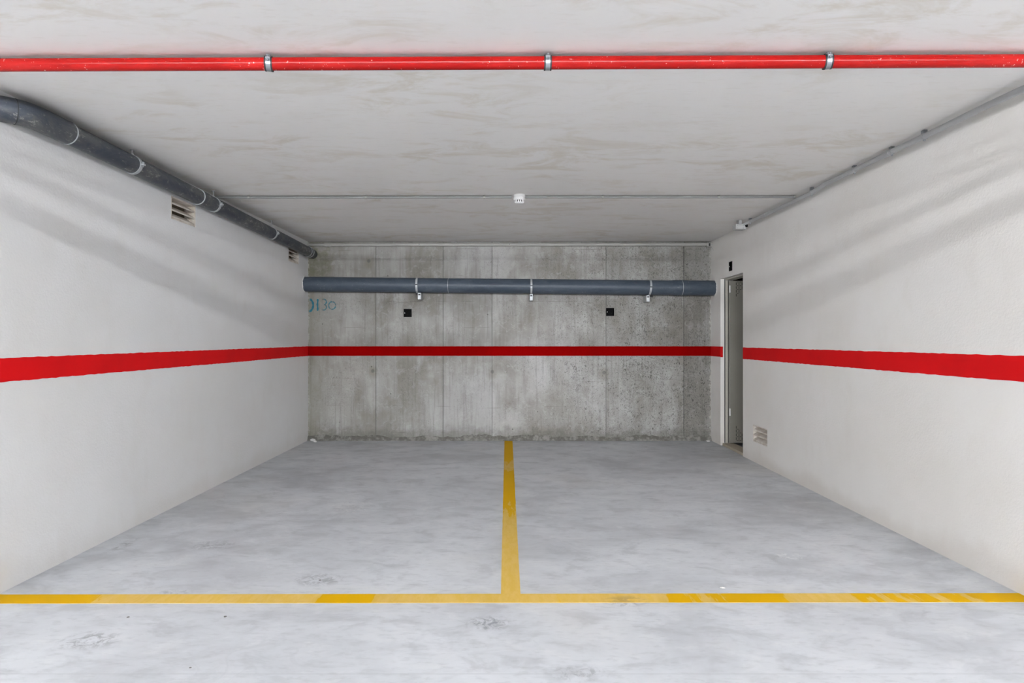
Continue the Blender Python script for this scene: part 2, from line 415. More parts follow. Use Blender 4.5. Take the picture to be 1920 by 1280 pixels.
# ---------------------------------------------------------------- the setting
AX = 8.5; AY = -16.0
floor = struct('floor', box(-AX, AX, AY, 7.7, -.15, 0), M['floor'], 'smooth grey poured concrete floor with scuffs', 'floor')
ceil = struct('ceiling', box(-AX, AX, AY, 7.7, ZC, ZC + .2), M['ceiling'], 'white plastered ceiling with beige smears', 'ceiling')
# vents: (y0, y1, z0, z1)
VENT_L = [(4.323, 4.661, 2.135, 2.305), (6.62, 6.945, 2.135, 2.305)]
VENT_R = (5.672, 6.008, .208, .377)
BOX_B = [(-1.308, -1.208, 1.527, 1.627), (1.199, 1.297, 1.540, 1.640)]
DOOR = (6.265, 6.93, 0.0, 1.962)
BOX_R = (6.566, 6.672, 2.02, 2.128)
wl = struct('wall_left', holed([YEND, D + .05], [0, ZC], VENT_L, lambda u, v: (XL, u, v), lambda u, v: (XL - .15, u, v)), M['wall_l'], 'white stucco wall on the left below the grey pipe', 'wall')
wr = struct('wall_right', holed([YEND, D + .05], [0, ZC], [VENT_R, DOOR, BOX_R], lambda u, v: (XR, u, v), lambda u, v: (XR + .15, u, v)), M['wall_r'], 'white stucco wall on the right with the door opening', 'wall')
wb = struct('wall_back', holed([XL - .3, 4.7], [0, ZC], BOX_B, lambda u, v: (u, D + .008, v), lambda u, v: (u, D + .25, v)), M['joint'], 'bare grey concrete wall across the back with shuttering seams', 'wall')
# shuttering panels with recessed joints; two hold a back box
sx = lambda px: (px - 955) * D / F
seams = [XL, sx(704.8), sx(830.8), sx(922.5), 1.196, sx(1282), XR]
tints = [(.93, .92, .89), (.98, .98, .965), (.98, .98, .97), (1.1, 1.1, 1.09), (1.0, 1.0, .985), (.86, .855, .835)]
proud = [.0, .0015, .0005, .002, .0, .0015]
for i in range(6):
    u0 = seams[i] + (.0032 if i else 0); u1 = seams[i + 1] - (.0032 if i < 5 else 0)
    hs = [h for h in BOX_B if u0 - .001 < h[0] and h[1] < u1]
    yy = D - proud[i]
    p = obj('concrete_panel', holed([u0, u1], [0, ZC], hs, lambda u, v: (u, yy, v), lambda u, v: (u, D + .03, v)), M['concrete'], wb)
    p.color = (*tints[i], 1)
# mortar fillet along the foot of the end wall
bm = bmesh.new(); nseg = 130; prev = None
for i in range(nseg + 1):
    x = XL + (XR - XL) * i / nseg
    h = .050 + .022 * random.random() + .010 * math.sin(i * .37) + .008 * math.sin(i * .11 + 1); dpt = .028 + .016 * random.random()
    ring = [bm.verts.new((x, D + .004, 0)), bm.verts.new((x, D + .004, h)), bm.verts.new((x, D - .006 - .004 * random.random(), h * .8)), bm.verts.new((x, D - dpt * .6, h * .3)), bm.verts.new((x, D - dpt, 0))]
    if prev:
        for k in range(5): bm.faces.new((prev[k], prev[(k + 1) % 5], ring[(k + 1) % 5], ring[k]))
    else: bm.faces.new(ring)
    prev = ring
bm.faces.new(prev[::-1])
struct('baseboard_back', bm, M['mortar'], 'rough mortar fillet along the foot of the concrete wall', 'baseboard', smooth=50)
# red bands painted round the walls
fb = lambda u, v, l: (u, D - .0022 - l, v)
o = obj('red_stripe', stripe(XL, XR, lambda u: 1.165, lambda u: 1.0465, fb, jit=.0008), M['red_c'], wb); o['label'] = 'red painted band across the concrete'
fl_ = lambda u, v, l: (XL + l, u, v)
o = obj('red_stripe', stripe(YEND, D - .003, lambda u: 1.165 - (D - u) * .0032, lambda u: 1.0465 - (D - u) * .0032, fl_), M['red'], wl); o['label'] = 'red painted band along the white wall'
fr = lambda u, v, l: (XR - l, u, v)
o = obj('red_stripe', stripe(YEND, DOOR[0], lambda u: 1.163, lambda u: 1.036 + (u - YEND) * .0012, fr), M['red'], wr); o['label'] = 'red painted band along the white wall'
o = obj('red_stripe', stripe(DOOR[1], D - .003, lambda u: 1.165, lambda u: 1.044, fr, .05, .0005), M['red'], wr); o['label'] = 'short red painted band beside the door'
o = obj('red_stripe', stripe(XR - .001, XR + .028, lambda u: 1.165, lambda u: 1.04, lambda u, v, l: (u, DOOR[1] - l, v), .03, .0005), M['red'], wr)
# yellow bay lines
ff = lambda u, v, l: (u, v, l)
o = obj('bay_line', stripe(XL, XR, lambda u: 2.857 + (u - XL) * .0032, lambda u: 2.759 + (u - XL) * .0034, ff, .04, .0008), M['yellow_front'], floor); o['label'] = 'worn yellow line across the mouth of the bays'
bm = stripe(2.8575, D - .03, lambda u: -.0105 + .0525 - (u - 2.86) * .003 + .012 - .0004 * (u - 2.86), lambda u: -.0412 - (u - 2.86) * .0043, lambda u, v, l: (v, u, l * .9), .06, .0007)
o = obj('bay_line', bm, M['yellow_mid'], floor); o['label'] = 'worn yellow line dividing the two bays'
# chalked figures on the concrete
def arc(cx, cz, rx, rz, a0, a1, n=14): return [(cx + rx * math.cos(math.radians(a0 + (a1 - a0) * i / n)), cz + rz * math.sin(math.radians(a0 + (a1 - a0) * i / n))) for i in range(n + 1)]
fg = lambda u, v: (u, D - .0034, v)
sz = lambda py: HC + (638 - py) * D / F
o = obj('chalk_figure', ribbon_wall(bmesh.new(), arc(sx(577.5), sz(572), .065, .082, 65, -75), .024, fg), M['chalk'], wb)
o = obj('chalk_figure', ribbon_wall(bmesh.new(), [(sx(595.6) + .002 * math.sin(i), sz(560.5 + i * 2.2)) for i in range(11)], .021, fg), M['chalk'], wb)
o = obj('chalk_figure', ribbon_wall(bmesh.new(), arc(sx(607.5), sz(566), .03, .035, 130, -80, 12) + arc(sx(607), sz(576), .034, .034, 70, -130, 12), .014, fg), M['chalk_p'], wb)
o = obj('chalk_figure', ribbon_wall(bmesh.new(), arc(sx(623), sz(572.5), .043, .047, 90, 450, 24), .013, fg), M['chalk_p'], wb)
# faint pencilled scribble lower down
for k, px in enumerate((624, 630, 635.5, 640, 645.5, 651)):
    z0 = sz(708)
    o = obj('pencil_mark', ribbon_wall(bmesh.new(), [(sx(px), z0 - .012), (sx(px) + .012, z0 + .006 + .006 * (k % 2)), (sx(px) + .02, z0 - .008)], .005, fg), M['pencil'], wb)

# the aisle behind the camera (closes the space the lamps light)
struct('wall_aisle_left', box(-AX, XL - .15, YEND, YEND + .2, 0, ZC), M['aisle'], 'white aisle wall left of the bay mouth', 'wall')
struct('wall_aisle_right', box(XR + .15, AX, YEND, YEND + .2, 0, ZC), M['aisle'], 'white aisle wall right of the bay mouth', 'wall')
struct('wall_far_left', box(-AX - .2, -AX, AY, YEND + .2, 0, ZC), M['aisle'], 'white end wall of the aisle, far left', 'wall')
struct('wall_far_right', box(AX, AX + .2, AY, YEND + .2, 0, ZC), M['aisle'], 'white end wall of the aisle, far right', 'wall')
struct('wall_front', box(-AX, AX, AY - .2, AY, 0, ZC), M['aisle'], 'white wall on the opposite side of the aisle', 'wall')
# unlit store room behind the door
struct('wall_store_side', box(4.2, 4.35, 5.3, D + .05, 0, ZC), M['aisle'], 'side wall of the unlit store room', 'wall')
struct('wall_store_near', box(XR + .15, 4.2, 5.3, 5.45, 0, ZC), M['aisle'], 'near wall of the unlit store room', 'wall')

# ---------------------------------------------------------------- door
door = empty('door_1', (XR, DOOR[1], 0)); door['kind'] = 'structure'; door['label'] = 'cream steel door standing open into the dark store room'; door['category'] = 'door'
def part(name, bm, mat, root, smooth=None):
    """mesh given in world coordinates, parented to root"""
    o = obj(name, bm, mat, None, smooth)
    mw = Matrix.Translation(root_world(root)).inverted()
    o.data.transform(mw); o.parent = root
    return o
def root_world(r):
    v = Vector(r.location)
    while r.parent: r = r.parent; v += Vector(r.location)
    return v
y1 = DOOR[1]; zt = DOOR[3]; y0 = DOOR[0]
XF = XR + .052                                        # frame sits this deep in the reveal
fr_bm = bmesh.new()
part('frame_post', box(XF, XF + .028, y1 - .020, y1, 0, zt), M['cream'], door)
part('frame_post', box(XF, XR + .148, y0, y0 + .012, 0, zt), M['cream'], door)
part('gap_shade', box(XF - .007, XF - .001, y1 - .006, y1, .03, zt), M['rubber_gap'], door)  # dark strips standing in for the shaded gaps beside the frame post
part('gap_shade', box(XF + .030, XF + .036, y1 - .016, y1, .03, zt), M['rubber_gap'], door)
part('frame_head', box(XF, XR + .148, y0 + .012, y1 - .020, zt - .016, zt), M['cream'], door)
part('threshold', box(XR + .012, XR + .148, y0, y1 - .0265, .0, .030, bev=.004), M['sill'], door)
LY = y1 - .062; LX = XR + .086; LZ0, LZ1 = .038, 1.935
leaf = part('door_leaf', box(LX, LX + .74, LY, LY + .042, LZ0, LZ1, bev=.003), M['leaf'], door); leaf['label'] = 'cream steel leaf with small ventilation slots'
for hz in (sz(547), .40):
    h = part('hinge', lathe(bmesh.new(), [(.0, -.042), (.009, -.042), (.009, -.015), (.0075, -.014), (.009, -.013), (.009, .042), (0, .042)], 14, (LX - .002, LY - .009, hz)), M['white'], leaf, 40)
# ventilation slots: a stepped grid of short cuts
def slots(zrow, sgn):
    cols = [LX + .074 + .034 * k for k in range(12)]
    for r in range(4):
        ncol = max(1, 12 - 3 * r) if r else 12
        ncol = {0: 12, 1: 12, 2: 2, 3: 1}[r] if sgn < 0 else {0: 12, 1: 3, 2: 2, 3: 1}[r]
        for k in range(ncol):
            z = zrow + sgn * (.044 * r + .022)
            part('vent_slot', box(cols[k] - .0026, cols[k] + .0026, LY - .0012, LY + .01, z - .015, z + .015), M['dark'], leaf)
    for r in range(4):
        ncol = ({0: 11, 1: 11, 2: 11, 3: 1} if sgn < 0 else {0: 11, 1: 11, 2: 2, 3: 1})[r]
        for k in range(ncol):
            z = zrow + sgn * .044 * r
            part('vent_slot', box(cols[k] + .005, cols[k] + .029, LY - .0012, LY + .01, z - .0026, z + .0026), M['dark'], leaf)
def slot_z(py): return HC + (638 - py) * LY / F
slots(slot_z(528.5), -1); slots(slot_z(825.5), 1)

# ---------------------------------------------------------------- red fire pipe under the ceiling
RP_R = .0265; RP_Z = ZC - .013 - RP_R
rp_y = lambda x: 2.503 - .0085 * x
fire = empty('fire_pipe', (0, 2.503, RP_Z)); tag(fire, 'glossy red fire main running right across under the ceiling', 'pipe')
part('pipe_run', tube(bmesh.new(), [(x, rp_y(x), RP_Z) for x in (-7.6, -5, -3, -1, 1, 3, 5, 7.6)], RP_R, 32), M['red_pipe'], fire, 40)
for i, (x, rz) in enumerate(((-1.029, .22), (.1636, .0), (1.352, -.20))):
    y = rp_y(x); ax = (math.cos(rz), math.sin(rz), 0)
    cl = part('pipe_clamp', band(bmesh.new(), (x, y, RP_Z), ax, RP_R + .0005, RP_R + .004, .021), M['zinc'], fire, 40)
    for s in (-1, 1):
        c = Vector((x, y, RP_Z)) + Vector(ax) * (s * .0128)
        part('rubber_lining', band(bmesh.new(), c, ax, RP_R + .0002, RP_R + .0046, .0062), M['rubber_gap'], cl, 40)
    nut = lathe(bmesh.new(), [(0, RP_Z + RP_R + .002), (.010, RP_Z + RP_R + .002), (.010, RP_Z + RP_R + .009), (.006, RP_Z + RP_R + .009), (.006, ZC - .0002), (0, ZC - .0002)], 6, (x, y, 0))
    part('clamp_nut', nut, M['zinc'], cl)
    for s in (-1, 1):
        e = bx(bmesh.new(), -.009, .009, s * (RP_R + .002) - .0085, s * (RP_R + .002) + .0085, -.0035, .0035)
        bmesh.ops.transform(e, matrix=Matrix.Translation((x, y, RP_Z + .012)) @ Matrix.Rotation(rz, 4, 'Z'), verts=e.verts)
        part('clamp_ear', e, M['zinc'], cl)
        part('clamp_screw', lathe(bmesh.new(), [(0, -.012), (.0032, -.012), (.0032, .006), (.0062, .006), (.0062, .011), (0, .011)], 8, (x - s * math.sin(rz) * (RP_R + .007), y + s * math.cos(rz) * (RP_R + .007), RP_Z + .012)), M['zinc'], cl)

# ---------------------------------------------------------------- drain pipe under the ceiling along the left wall
PR = .0575
pz = lambda y: 2.372 - .0105 * (y - 3.0) - .0012 * (y - 3) ** 2
pxl = lambda y: -2.432 + .018 * (D - y) / 4.2
drain = empty('drain_pipe', (pxl(5), 5, pz(5))); tag(drain, 'dusty dark grey drain pipe sloping along the left wall under the ceiling', 'pipe')
ys = [D + .05, 6.6, 5.9, 5.2, 4.5, 3.8, 3.15]
part('pipe_run', tube(bmesh.new(), [(pxl(y), y, pz(y)) for y in ys], PR, 36), M['pvc_d'], drain, 40)
# bend that turns the pipe into the wall
bp = []; R_ = .16; yc0 = 3.0; xc = pxl(3.0)
for k in range(0, 13):
    a = math.radians(90 * k / 12)
    bp.append((xc - R_ * (1 - math.cos(a)), yc0 - R_ * math.sin(a), pz(3.1) - .004 * k / 12))
bend = part('elbow', tube(bmesh.new(), [(pxl(3.2), 3.20, pz(3.2)), (pxl(3.1), 3.1, pz(3.1))] + bp + [(xc - R_ - .12, yc0 - R_, pz(3.1) - .005)], PR + .005, 36), M['pvc_d'], drain, 40)
def collar(parent, y, extra=.006, ln=.07, mat='pvc_d', name='socket'):
    a = Vector((pxl(y), y, pz(y))); return part(name, tube(bmesh.new(), [a - Vector((0, ln / 2, 0)), a + Vector((0, ln / 2, 0))], PR + extra, 36), M[mat], parent, 40)
def pale(parent, y, wid=.006, extra=.0068): return part('seal_ring', band(bmesh.new(), (pxl(y), y, pz(y)), (0, 1, 0), PR - .001, PR + extra, wid), M['strap'], parent, 40)
pale(drain, 3.2, .006, .0075); 
seam_ = part('bend_seam', band(bmesh.new(), bp[5], (Vector(bp[6]) - Vector(bp[4])), PR + .003, PR + .0062, .004), M['rubber_gap'], bend, 40)
sk = collar(drain, 4.60, .005, .10); pale(sk, 4.552, .005, .0062)
sk2 = collar(drain, 7.09, .005, .09); pale(sk2, 7.05, .006, .0075); pale(sk2, 7.12, .006, .0075)
for y in (3.76, 4.80, 5.985):
    c = Vector((pxl(y), y, pz(y)))
    cl = part('pipe_clamp', band(bmesh.new(), c, (0, 1, 0), PR, PR + .0042, .024), M['strap'], drain, 40)
    for s in (-1, 1):
        part('clamp_ear', box(c.x + s * (PR + .012) - .011, c.x + s * (PR + .012) + .011, y - .012, y + .012, c.z - .006, c.z + .006, bev=.002), M['strap'], cl)
        part('clamp_screw', lathe(bmesh.new(), [(0, -.016), (.0035, -.016), (.0035, .010), (.007, .010), (.007, .016), (0, .016)], 8, (c.x + s * (PR + .014), y, c.z)), M['zinc'], cl)
    part('hanger_rod', lathe(bmesh.new(), [(0, c.z + PR + .002), (.011, c.z + PR + .002), (.011, c.z + PR + .012), (.0045, c.z + PR + .012), (.0045, ZC - .006), (.013, ZC - .006), (.013, ZC + .004), (0, ZC + .004)], 10, (c.x, y, 0)), M['conduit'], cl)

# ---------------------------------------------------------------- thick drain pipe across the end wall
BR = .0905; BY = D - .022 - BR
bz = lambda x: HC + (638 - (532.6 + 7.6 * (x - XL) / (XR - XL))) * BY / F
big = empty('drain_pipe', (0, BY, bz(0))); tag(big, 'thick slate grey pipe strapped across the concrete wall', 'pipe')
part('pipe_run', tube(bmesh.new(), [(x, BY, bz(x)) for x in (XL - .06, -1.5, -.5, .5, 1.5, XR - .42)], BR, 48), M['pvc'], big, 40)
so = part('socket', tube(bmesh.new(), [(XR - .52, BY, bz(XR - .52)), (XR - .50, BY, bz(XR - .5)), (XR - .33, BY, bz(XR - .33)), (XR - .328, BY, bz(XR - .33))], [BR, BR + .0045, BR + .0045, BR], 48), M['pvc'], big, 40)
part('seal_ring', band(bmesh.new(), (XR - .40, BY, bz(XR - .4)), (1, 0, 0), BR + .003, BR + .0062, .004), M['strap'], so, 40)
part('pipe_stub', tube(bmesh.new(), [(XR - .43, BY, bz(XR - .43)), (XR + .06, BY, bz(XR))], BR + .002, 48), M['pvc'], big, 40)
part('seal_ring', band(bmesh.new(), (sx(841) * BY / D, BY, bz(-.7)), (1, 0, 0), BR, BR + .0016, .003), M['strap'], big, 40)
# plaster collars where the pipe enters the side walls
for x in (XL, XR):
    bm = bmesh.new(); n = 40; A = []; B = []
    for k in range(n):
        a = 2 * math.pi * k / n; ro = BR + .009 + .010 * random.random()
        sgn = 1 if x < 0 else -1
        A.append(bm.verts.new((x + sgn * (.004 + .006 * random.random()), BY + math.cos(a) * (BR + .001), bz(x) + math.sin(a) * (BR + .001))))
        B.append(bm.verts.new((x - sgn * .001, BY + math.cos(a) * ro, bz(x) + math.sin(a) * ro)))
    for k in range(n): bm.faces.new((A[k], A[(k + 1) % n], B[(k + 1) % n], B[k]))
    part('mortar_collar', bm, M['crumb'], big)
for i, px in enumerate((780.5, 996.5, 1221)):
    x = (px - 955) * (BY - BR) / F; c = Vector((x, BY, bz(x)))
    rot = (0, 0, -.06)[i]; ax = (math.cos(rot), 0, math.sin(rot)); e = .0038
    cl = part('pipe_strap', band(bmesh.new(), c, ax, BR, BR + e, .023, math.radians(184), math.radians(356), 80), M['strap'], big, 40)
    part('strap_half', band(bmesh.new(), c, ax, BR, BR + e, .023, math.radians(4), math.radians(176), 80), M['strap'], cl, 40)
    part('strap_gap', box(c.x - .014, c.x + .014, BY - BR - .010, BY - BR + .002, c.z - .003, c.z + .003), M['rubber_gap'], cl)
    bxo = (.030, .0, -.026)[i]
    zb = c.z - BR
    part('strap_bolt', tube(bmesh.new(), [(x + (.0, .012, .018)[i] - .016, BY - .03, zb - .016), (x + (.0, .012, .018)[i] + .016, BY - .03, zb - .016)], .010, 12), M['rubber_gap'], cl, 40)
    part('bracket_plate', box(x + bxo - .020, x + bxo + .020, BY - .045, D - .0005, zb - .085, zb - .004, bev=.004), M['strap'], cl)
    part('bracket_slot', box(x + bxo - .012, x + bxo + .012, BY - .0465, BY - .044, zb - .034, zb - .018), M['rubber_gap'], cl)

# ---------------------------------------------------------------- conduits
def clip(parent, c, axis, r, up=(0, 0, 1), mat='conduit', wid=.014):
    cl = part('conduit_clip', band(bmesh.new(), c, axis, r, r + .003, wid, 0, 2 * math.pi, 24), M[mat], parent, 40)
    return cl
# thin one across the ceiling to the detector
CY = 4.945; CR = .0105; CZ = ZC - CR - .004
cx0, cx1 = (392 - 955) * CY / F, 2.405
thin = empty('conduit', (0, CY, CZ)); tag(thin, 'thin grey conduit crossing the ceiling through the smoke detector', 'conduit')
cy = lambda x: CY - .003 * x
part('tube_run', tube(bmesh.new(), [(cx0, cy(cx0), CZ), (-1.1, cy(-1.1), CZ - .001), (.02, cy(.02), CZ)], CR, 16), M['conduit_d'], thin, 40)
part('tube_run', tube(bmesh.new(), [(.135, cy(.135), CZ), (1.2, cy(1.2), CZ - .001), (cx1, cy(cx1), CZ)], CR, 16), M['conduit_d'], thin, 40)
for px in (466, 686, 908, 1130, 1347, 1489):
    x = (px - 955) * CY / F
    cl = clip(thin, (x, cy(x), CZ), (1, 0, 0), CR + .0003, mat='conduit_w')
    part('clip_foot', box(x - .008, x + .008, cy(x) - .005, cy(x) + .005, CZ + CR, ZC + .001), M['conduit_w'], cl)
# one along the corner of ceiling and right wall
cpx = [(1957, 150), (1858, 194.5), (1733, 255.5), (1672, 284), (1602, 318.5), (1549, 344), (1522, 361), (1469, 386.5), (1407, 415)]
KX = 2.415; KR = .0165
kp = []
for (px, py) in cpx:
    d = KX * F / (px - 955); z = HC + (638 - py) * d / F
    kp.append((KX, d, min(z, ZC - KR - .003)))
near = kp[0]
kp = [(KX, YEND - .01, near[2])] + [p for p in kp if p[1] > YEND + .05]
corner = empty('conduit', (KX, 4.5, 2.43)); tag(corner, 'grey conduit running along the right wall just under the ceiling', 'conduit')
part('tube_run', tube(bmesh.new(), kp, KR, 20), M['conduit'], corner, 40)
for i in (2, 3, 4, 6, 8):
    p = Vector(kp[i]); dr = (Vector(kp[min(i + 1, len(kp) - 1)]) - Vector(kp[i - 1])).normalized()
    cl = clip(corner, p, dr, KR + .0004, mat='conduit', wid=.02)
    part('clip_foot', box(p.x - .011, p.x + .011, p.y - .012, p.y + .012, p.z + KR, ZC + .001), M['zinc'], cl)
    part('clip_screw', lathe(bmesh.new(), [(0, -KR - .010), (.006, -KR - .010), (.006, -KR - .001), (0, -KR - .001)], 8, p), M['zinc'], cl)
for yy in (3.75, 5.55):
    z = None
    for a, b in zip(kp, kp[1:]):
        if a[1] <= yy <= b[1]: z = a[2] + (b[2] - a[2]) * (yy - a[1]) / (b[1] - a[1])
    part('coupling', tube(bmesh.new(), [(KX, yy - .03, z), (KX, yy + .03, z)], KR + .003, 20), M['conduit'], corner, 40)
# one along the top of the end wall
WR = .0215; WY = D - WR - .006; WZ = HC + (638 - 458.7) * WY / F
wc = empty('conduit', (0, WY, WZ)); tag(wc, 'pale grey conduit along the top of the concrete wall', 'conduit')
part('tube_run', tube(bmesh.new(), [(sx(613), WY, WZ), (0, WY, WZ + .002), (sx(1327), WY, WZ + .004)], WR, 20), M['conduit_w'], wc, 40)
part('tube_thin', tube(bmesh.new(), [(XL - .02, WY, WZ), (sx(615), WY, WZ)], WR * .75, 20), M['conduit_w'], wc, 40)
cp = part('coupling', tube(bmesh.new(), [(sx(610), WY, WZ), (sx(622), WY, WZ)], WR + .005, 20), M['conduit_w'], wc, 40)
for px in (614, 619): part('coupling_rib', band(bmesh.new(), (sx(px), WY, WZ), (1, 0, 0), WR + .004, WR + .008, .008), M['conduit_w'], cp, 40)
for px in (739, 856, 973, 1065, 1162, 1279):
    cl = clip(wc, (sx(px), WY, WZ + .002), (1, 0, 0), WR + .0004, mat='conduit_w', wid=.012)
    part('clip_screw', lathe(bmesh.new(), [(0, 0), (.007, 0), (.007, .008), (0, .008)], 8, (sx(px), WY - .008, WZ + WR + .003)), M['zinc'], cl)
for px in (787, 955): part('screw_head', lathe(bmesh.new(), [(0, -.003), (.005, -.003), (.005, .002), (0, .002)], 8, (sx(px), WY - WR, WZ + .004), 'Y'), M['rubber_gap'], wc)
eb = part('end_fitting', box(sx(1323), sx(1333.5), WY - .03, D - .0025, WZ - .028, WZ + .022, bev=.005), M['conduit_w'], wc)
part('fitting_slot', box(sx(1326), sx(1329), WY - .0312, WY - .028, WZ - .02, WZ + .014), M['dark'], eb)
part('fitting_screw', lathe(bmesh.new(), [(0, -.005), (.006, -.005), (.006, .002), (0, .002)], 8, (sx(1331.5), WY - .03, WZ), 'Y'), M['zinc'], eb)
lw = obj('loose_wire', tube(bmesh.new(), [(sx(1330), WY - .02, WZ - .024), (sx(1333), WY - .03, WZ - .05), (sx(1333), WY - .06, WZ - .075), (sx(1334), WY - .075, WZ - .088), (sx(1334.5), WY - .11, WZ - .092), (sx(1334), WY - .15, WZ - .09)], .003, 8), M['conduit'], None, 60)
tag(lw, 'thin loose grey wire dangling from the conduit end in the far right corner', 'wire')

# ---------------------------------------------------------------- smoke detector
sd = empty('smoke_detector', (.0845, CY - .01, ZC)); tag(sd, 'round white smoke detector on the ceiling', 'smoke detector')
c0 = (.0845, CY - .01, 0)
part('mount', lathe(bmesh.new(), [(0, ZC), (.050, ZC), (.050, ZC - .020), (.047, ZC - .022), (0, ZC - .022)], 40, c0), M['white'], sd, 35)
part('housing', lathe(bmesh.new(), [(0, ZC - .0225), (.049, ZC - .0225), (.049, ZC - .040), (.045, ZC - .046), (0, ZC - .046)], 40, c0), M['white'], sd, 35)
ch = part('chamber', lathe(bmesh.new(), [(0, ZC - .0462), (.036, ZC - .0462), (.036, ZC - .064), (0, ZC - .064)], 32, c0), M['dark'], sd, 35)
part('cap', lathe(bmesh.new(), [(0, ZC - .0635), (.038, ZC - .0635), (.038, ZC - .067), (.030, ZC - .072), (0, ZC - .073)], 40, c0), M['white'], sd, 35)
for k in range(14):
    a = 2 * math.pi * k / 14; e = bx(bmesh.new(), .035, .0385, -.004, .004, ZC - .0655, ZC - .046)
    bmesh.ops.transform(e, matrix=Matrix.Translation(c0) @ Matrix.Rotation(a, 4, 'Z'), verts=e.verts)
    part('chamber_rib', e, M['white'], sd)

# ---------------------------------------------------------------- white box at the end of the corner conduit
jd = 5.94; jx0, jx1 = 2.294, 2.394; jz0, jz1 = 2.364, 2.416
jb = empty('junction_box', ((jx0 + jx1) / 2, jd, jz0)); tag(jb, 'small pale plastic junction box at the end of the right hand conduit', 'junction box')
part('body', box(jx0, jx1, jd, jd + .09, jz0, jz1, bev=.004), M['box'], jb)
part('lid', box(jx0 + .004, jx1 - .022, jd - .008, jd + .001, jz0 + .005, jz1 - .012, bev=.003), M['box'], jb)
part('ceiling_mount', box(jx0 + .035, jx1 - .035, jd + .015, jd + .075, jz1 - .002, ZC), M['conduit'], jb)
part('cable_gland', tube(bmesh.new(), [(jx1 - .004, jd + .012, jz0 + .034), (jx1 + .020, jd + .004, jz0 + .040)], .014, 16), M['black'], jb, 40)
part('side_lug', box(jx1 - .002, jx1 + .020, jd + .03, jd + .07, jz0 + .004, jz0 + .018, bev=.002), M['box'], jb)
for (dx, dz) in ((.012, .012), (.072, .012), (.012, .044), (.072, .044)):
    part('lid_screw', lathe(bmesh.new(), [(0, -.002), (.004, -.002), (.004, .002), (0, .002)], 8, (jx0 + dx, jd - .008, jz0 + dz * .85), 'Y'), M['zinc'], jb)
part('entry_tube', tube(bmesh.new(), [(kp[-1][0], kp[-1][1] + .001, kp[-1][2]), (KX - .012, jd - .02, 2.425), (jx1 - .03, jd + .03, jz1 - .01)], KR * .85, 16), M['conduit'], jb, 40)

# ---------------------------------------------------------------- empty electrical back boxes
def back_box(face, c, s, label):
    """open black box sunk in a wall; face 'Y' looks towards the camera, 'X' towards -x"""
    r = empty('back_box', c); tag(r, label, 'electrical box', 'empty black back boxes')
    h = s / 2 - .0015; dp = .045
    def L(name, a, parent=r, mat='black'):
        e = bx(bmesh.new(), *a)
        if face == 'X': bmesh.ops.transform(e, matrix=Matrix.Rotation(-math.pi / 2, 4, 'Z'), verts=e.verts)
        o_ = obj(name, e, M[mat], parent); return o_
    # local frame: x across, y inwards, z up
    L('back_plate', (-h, h, dp - .003, dp, -h, h))
    for a in ((-h, -h + .003, 0, dp - .003, -h, h), (h - .003, h, 0, dp - .003, -h, h), (-h + .003, h - .003, 0, dp - .003, -h, -h + .003), (-h + .003, h - .003, 0, dp - .003, h - .003, h)):
        L('side_plate', a)
    for k in (-1, 0, 1):
        L('divider_rib', (k * .018 - .002, k * .018 + .002, dp - .02, dp - .003, -.022, .022))
    sc = L('screw_post', (-h + .008, -h + .016, .004, dp - .003, -.006, .006))
    L('screw_head', (-h + .0095, -h + .0145, .0022, .0042, -.006, .006), sc, 'white')
    return r
for (h, lab) in zip(BOX_B, ('empty black back box in the concrete wall, left of the bay line', 'empty black back box in the concrete wall, right of the bay line')):
    back_box('Y', ((h[0] + h[1]) / 2, D - .003, (h[2] + h[3]) / 2), h[1] - h[0], lab)
back_box('X', (XR + .001, (BOX_R[0] + BOX_R[1]) / 2, (BOX_R[2] + BOX_R[3]) / 2), .105, 'empty black back box in the white wall above the door')
wb.select_set(False)

# ---------------------------------------------------------------- louvred air vents
def vent(xw, sgn, v, label):
    """sgn +1: the wall's room side looks to +x"""
    y0, y1, z0, z1 = v; r = empty('air_vent', (xw, (y0 + y1) / 2, z0)); tag(r, label, 'air vent', 'louvred cement air vents')
    t_ = .010; dp = .085
    xs = lambda d: xw - sgn * d                       # depth d into the wall
    def B(name, d0, d1, ya, yb, za, zb): return part(name, box(*sorted((xs(d0), xs(d1))), ya, yb, za, zb), M['louver'], r)
    B('frame_side', .0015, dp, y0, y0 + t_, z0, z1); B('frame_side', .0015, dp, y1 - t_, y1, z0, z1)
    B('frame_bottom', .0015, dp, y0 + t_, y1 - t_, z0, z0 + t_); B('frame_top', .0015, dp, y0 + t_, y1 - t_, z1 - t_, z1)
    B('back_plate', dp, dp + .01, y0, y1, z0, z1).data.materials[0] = M['louver_shade']
    n = 3; pitch = (z1 - z0 - 2 * t_) / n
    for k in range(n):
        zb = z0 + t_ + pitch * k
        bm = bmesh.new()
        sec = [(.004, zb + .002), (.004, zb + .014), (.070, zb + .016 + pitch * .78), (.070, zb + .002 + pitch * .78)]
        A = [[bm.verts.new((xs(d), yy, z)) for d, z in sec] for yy in (y0 + t_, y1 - t_)]
        for i in range(4): bm.faces.new((A[0][i], A[0][(i + 1) % 4], A[1][(i + 1) % 4], A[1][i]))
        bm.faces.new(A[0]); bm.faces.new(A[1][::-1])
        part('slat', bm, M['louver'], r)
    return r
vent(XL, 1, VENT_L[0], 'louvred air vent high in the left wall, the larger nearer one')
vent(XL, 1, VENT_L[1], 'louvred air vent high in the left wall beside the concrete corner')
vent(XR, -1, VENT_R, 'louvred air vent low in the right wall beside the door')

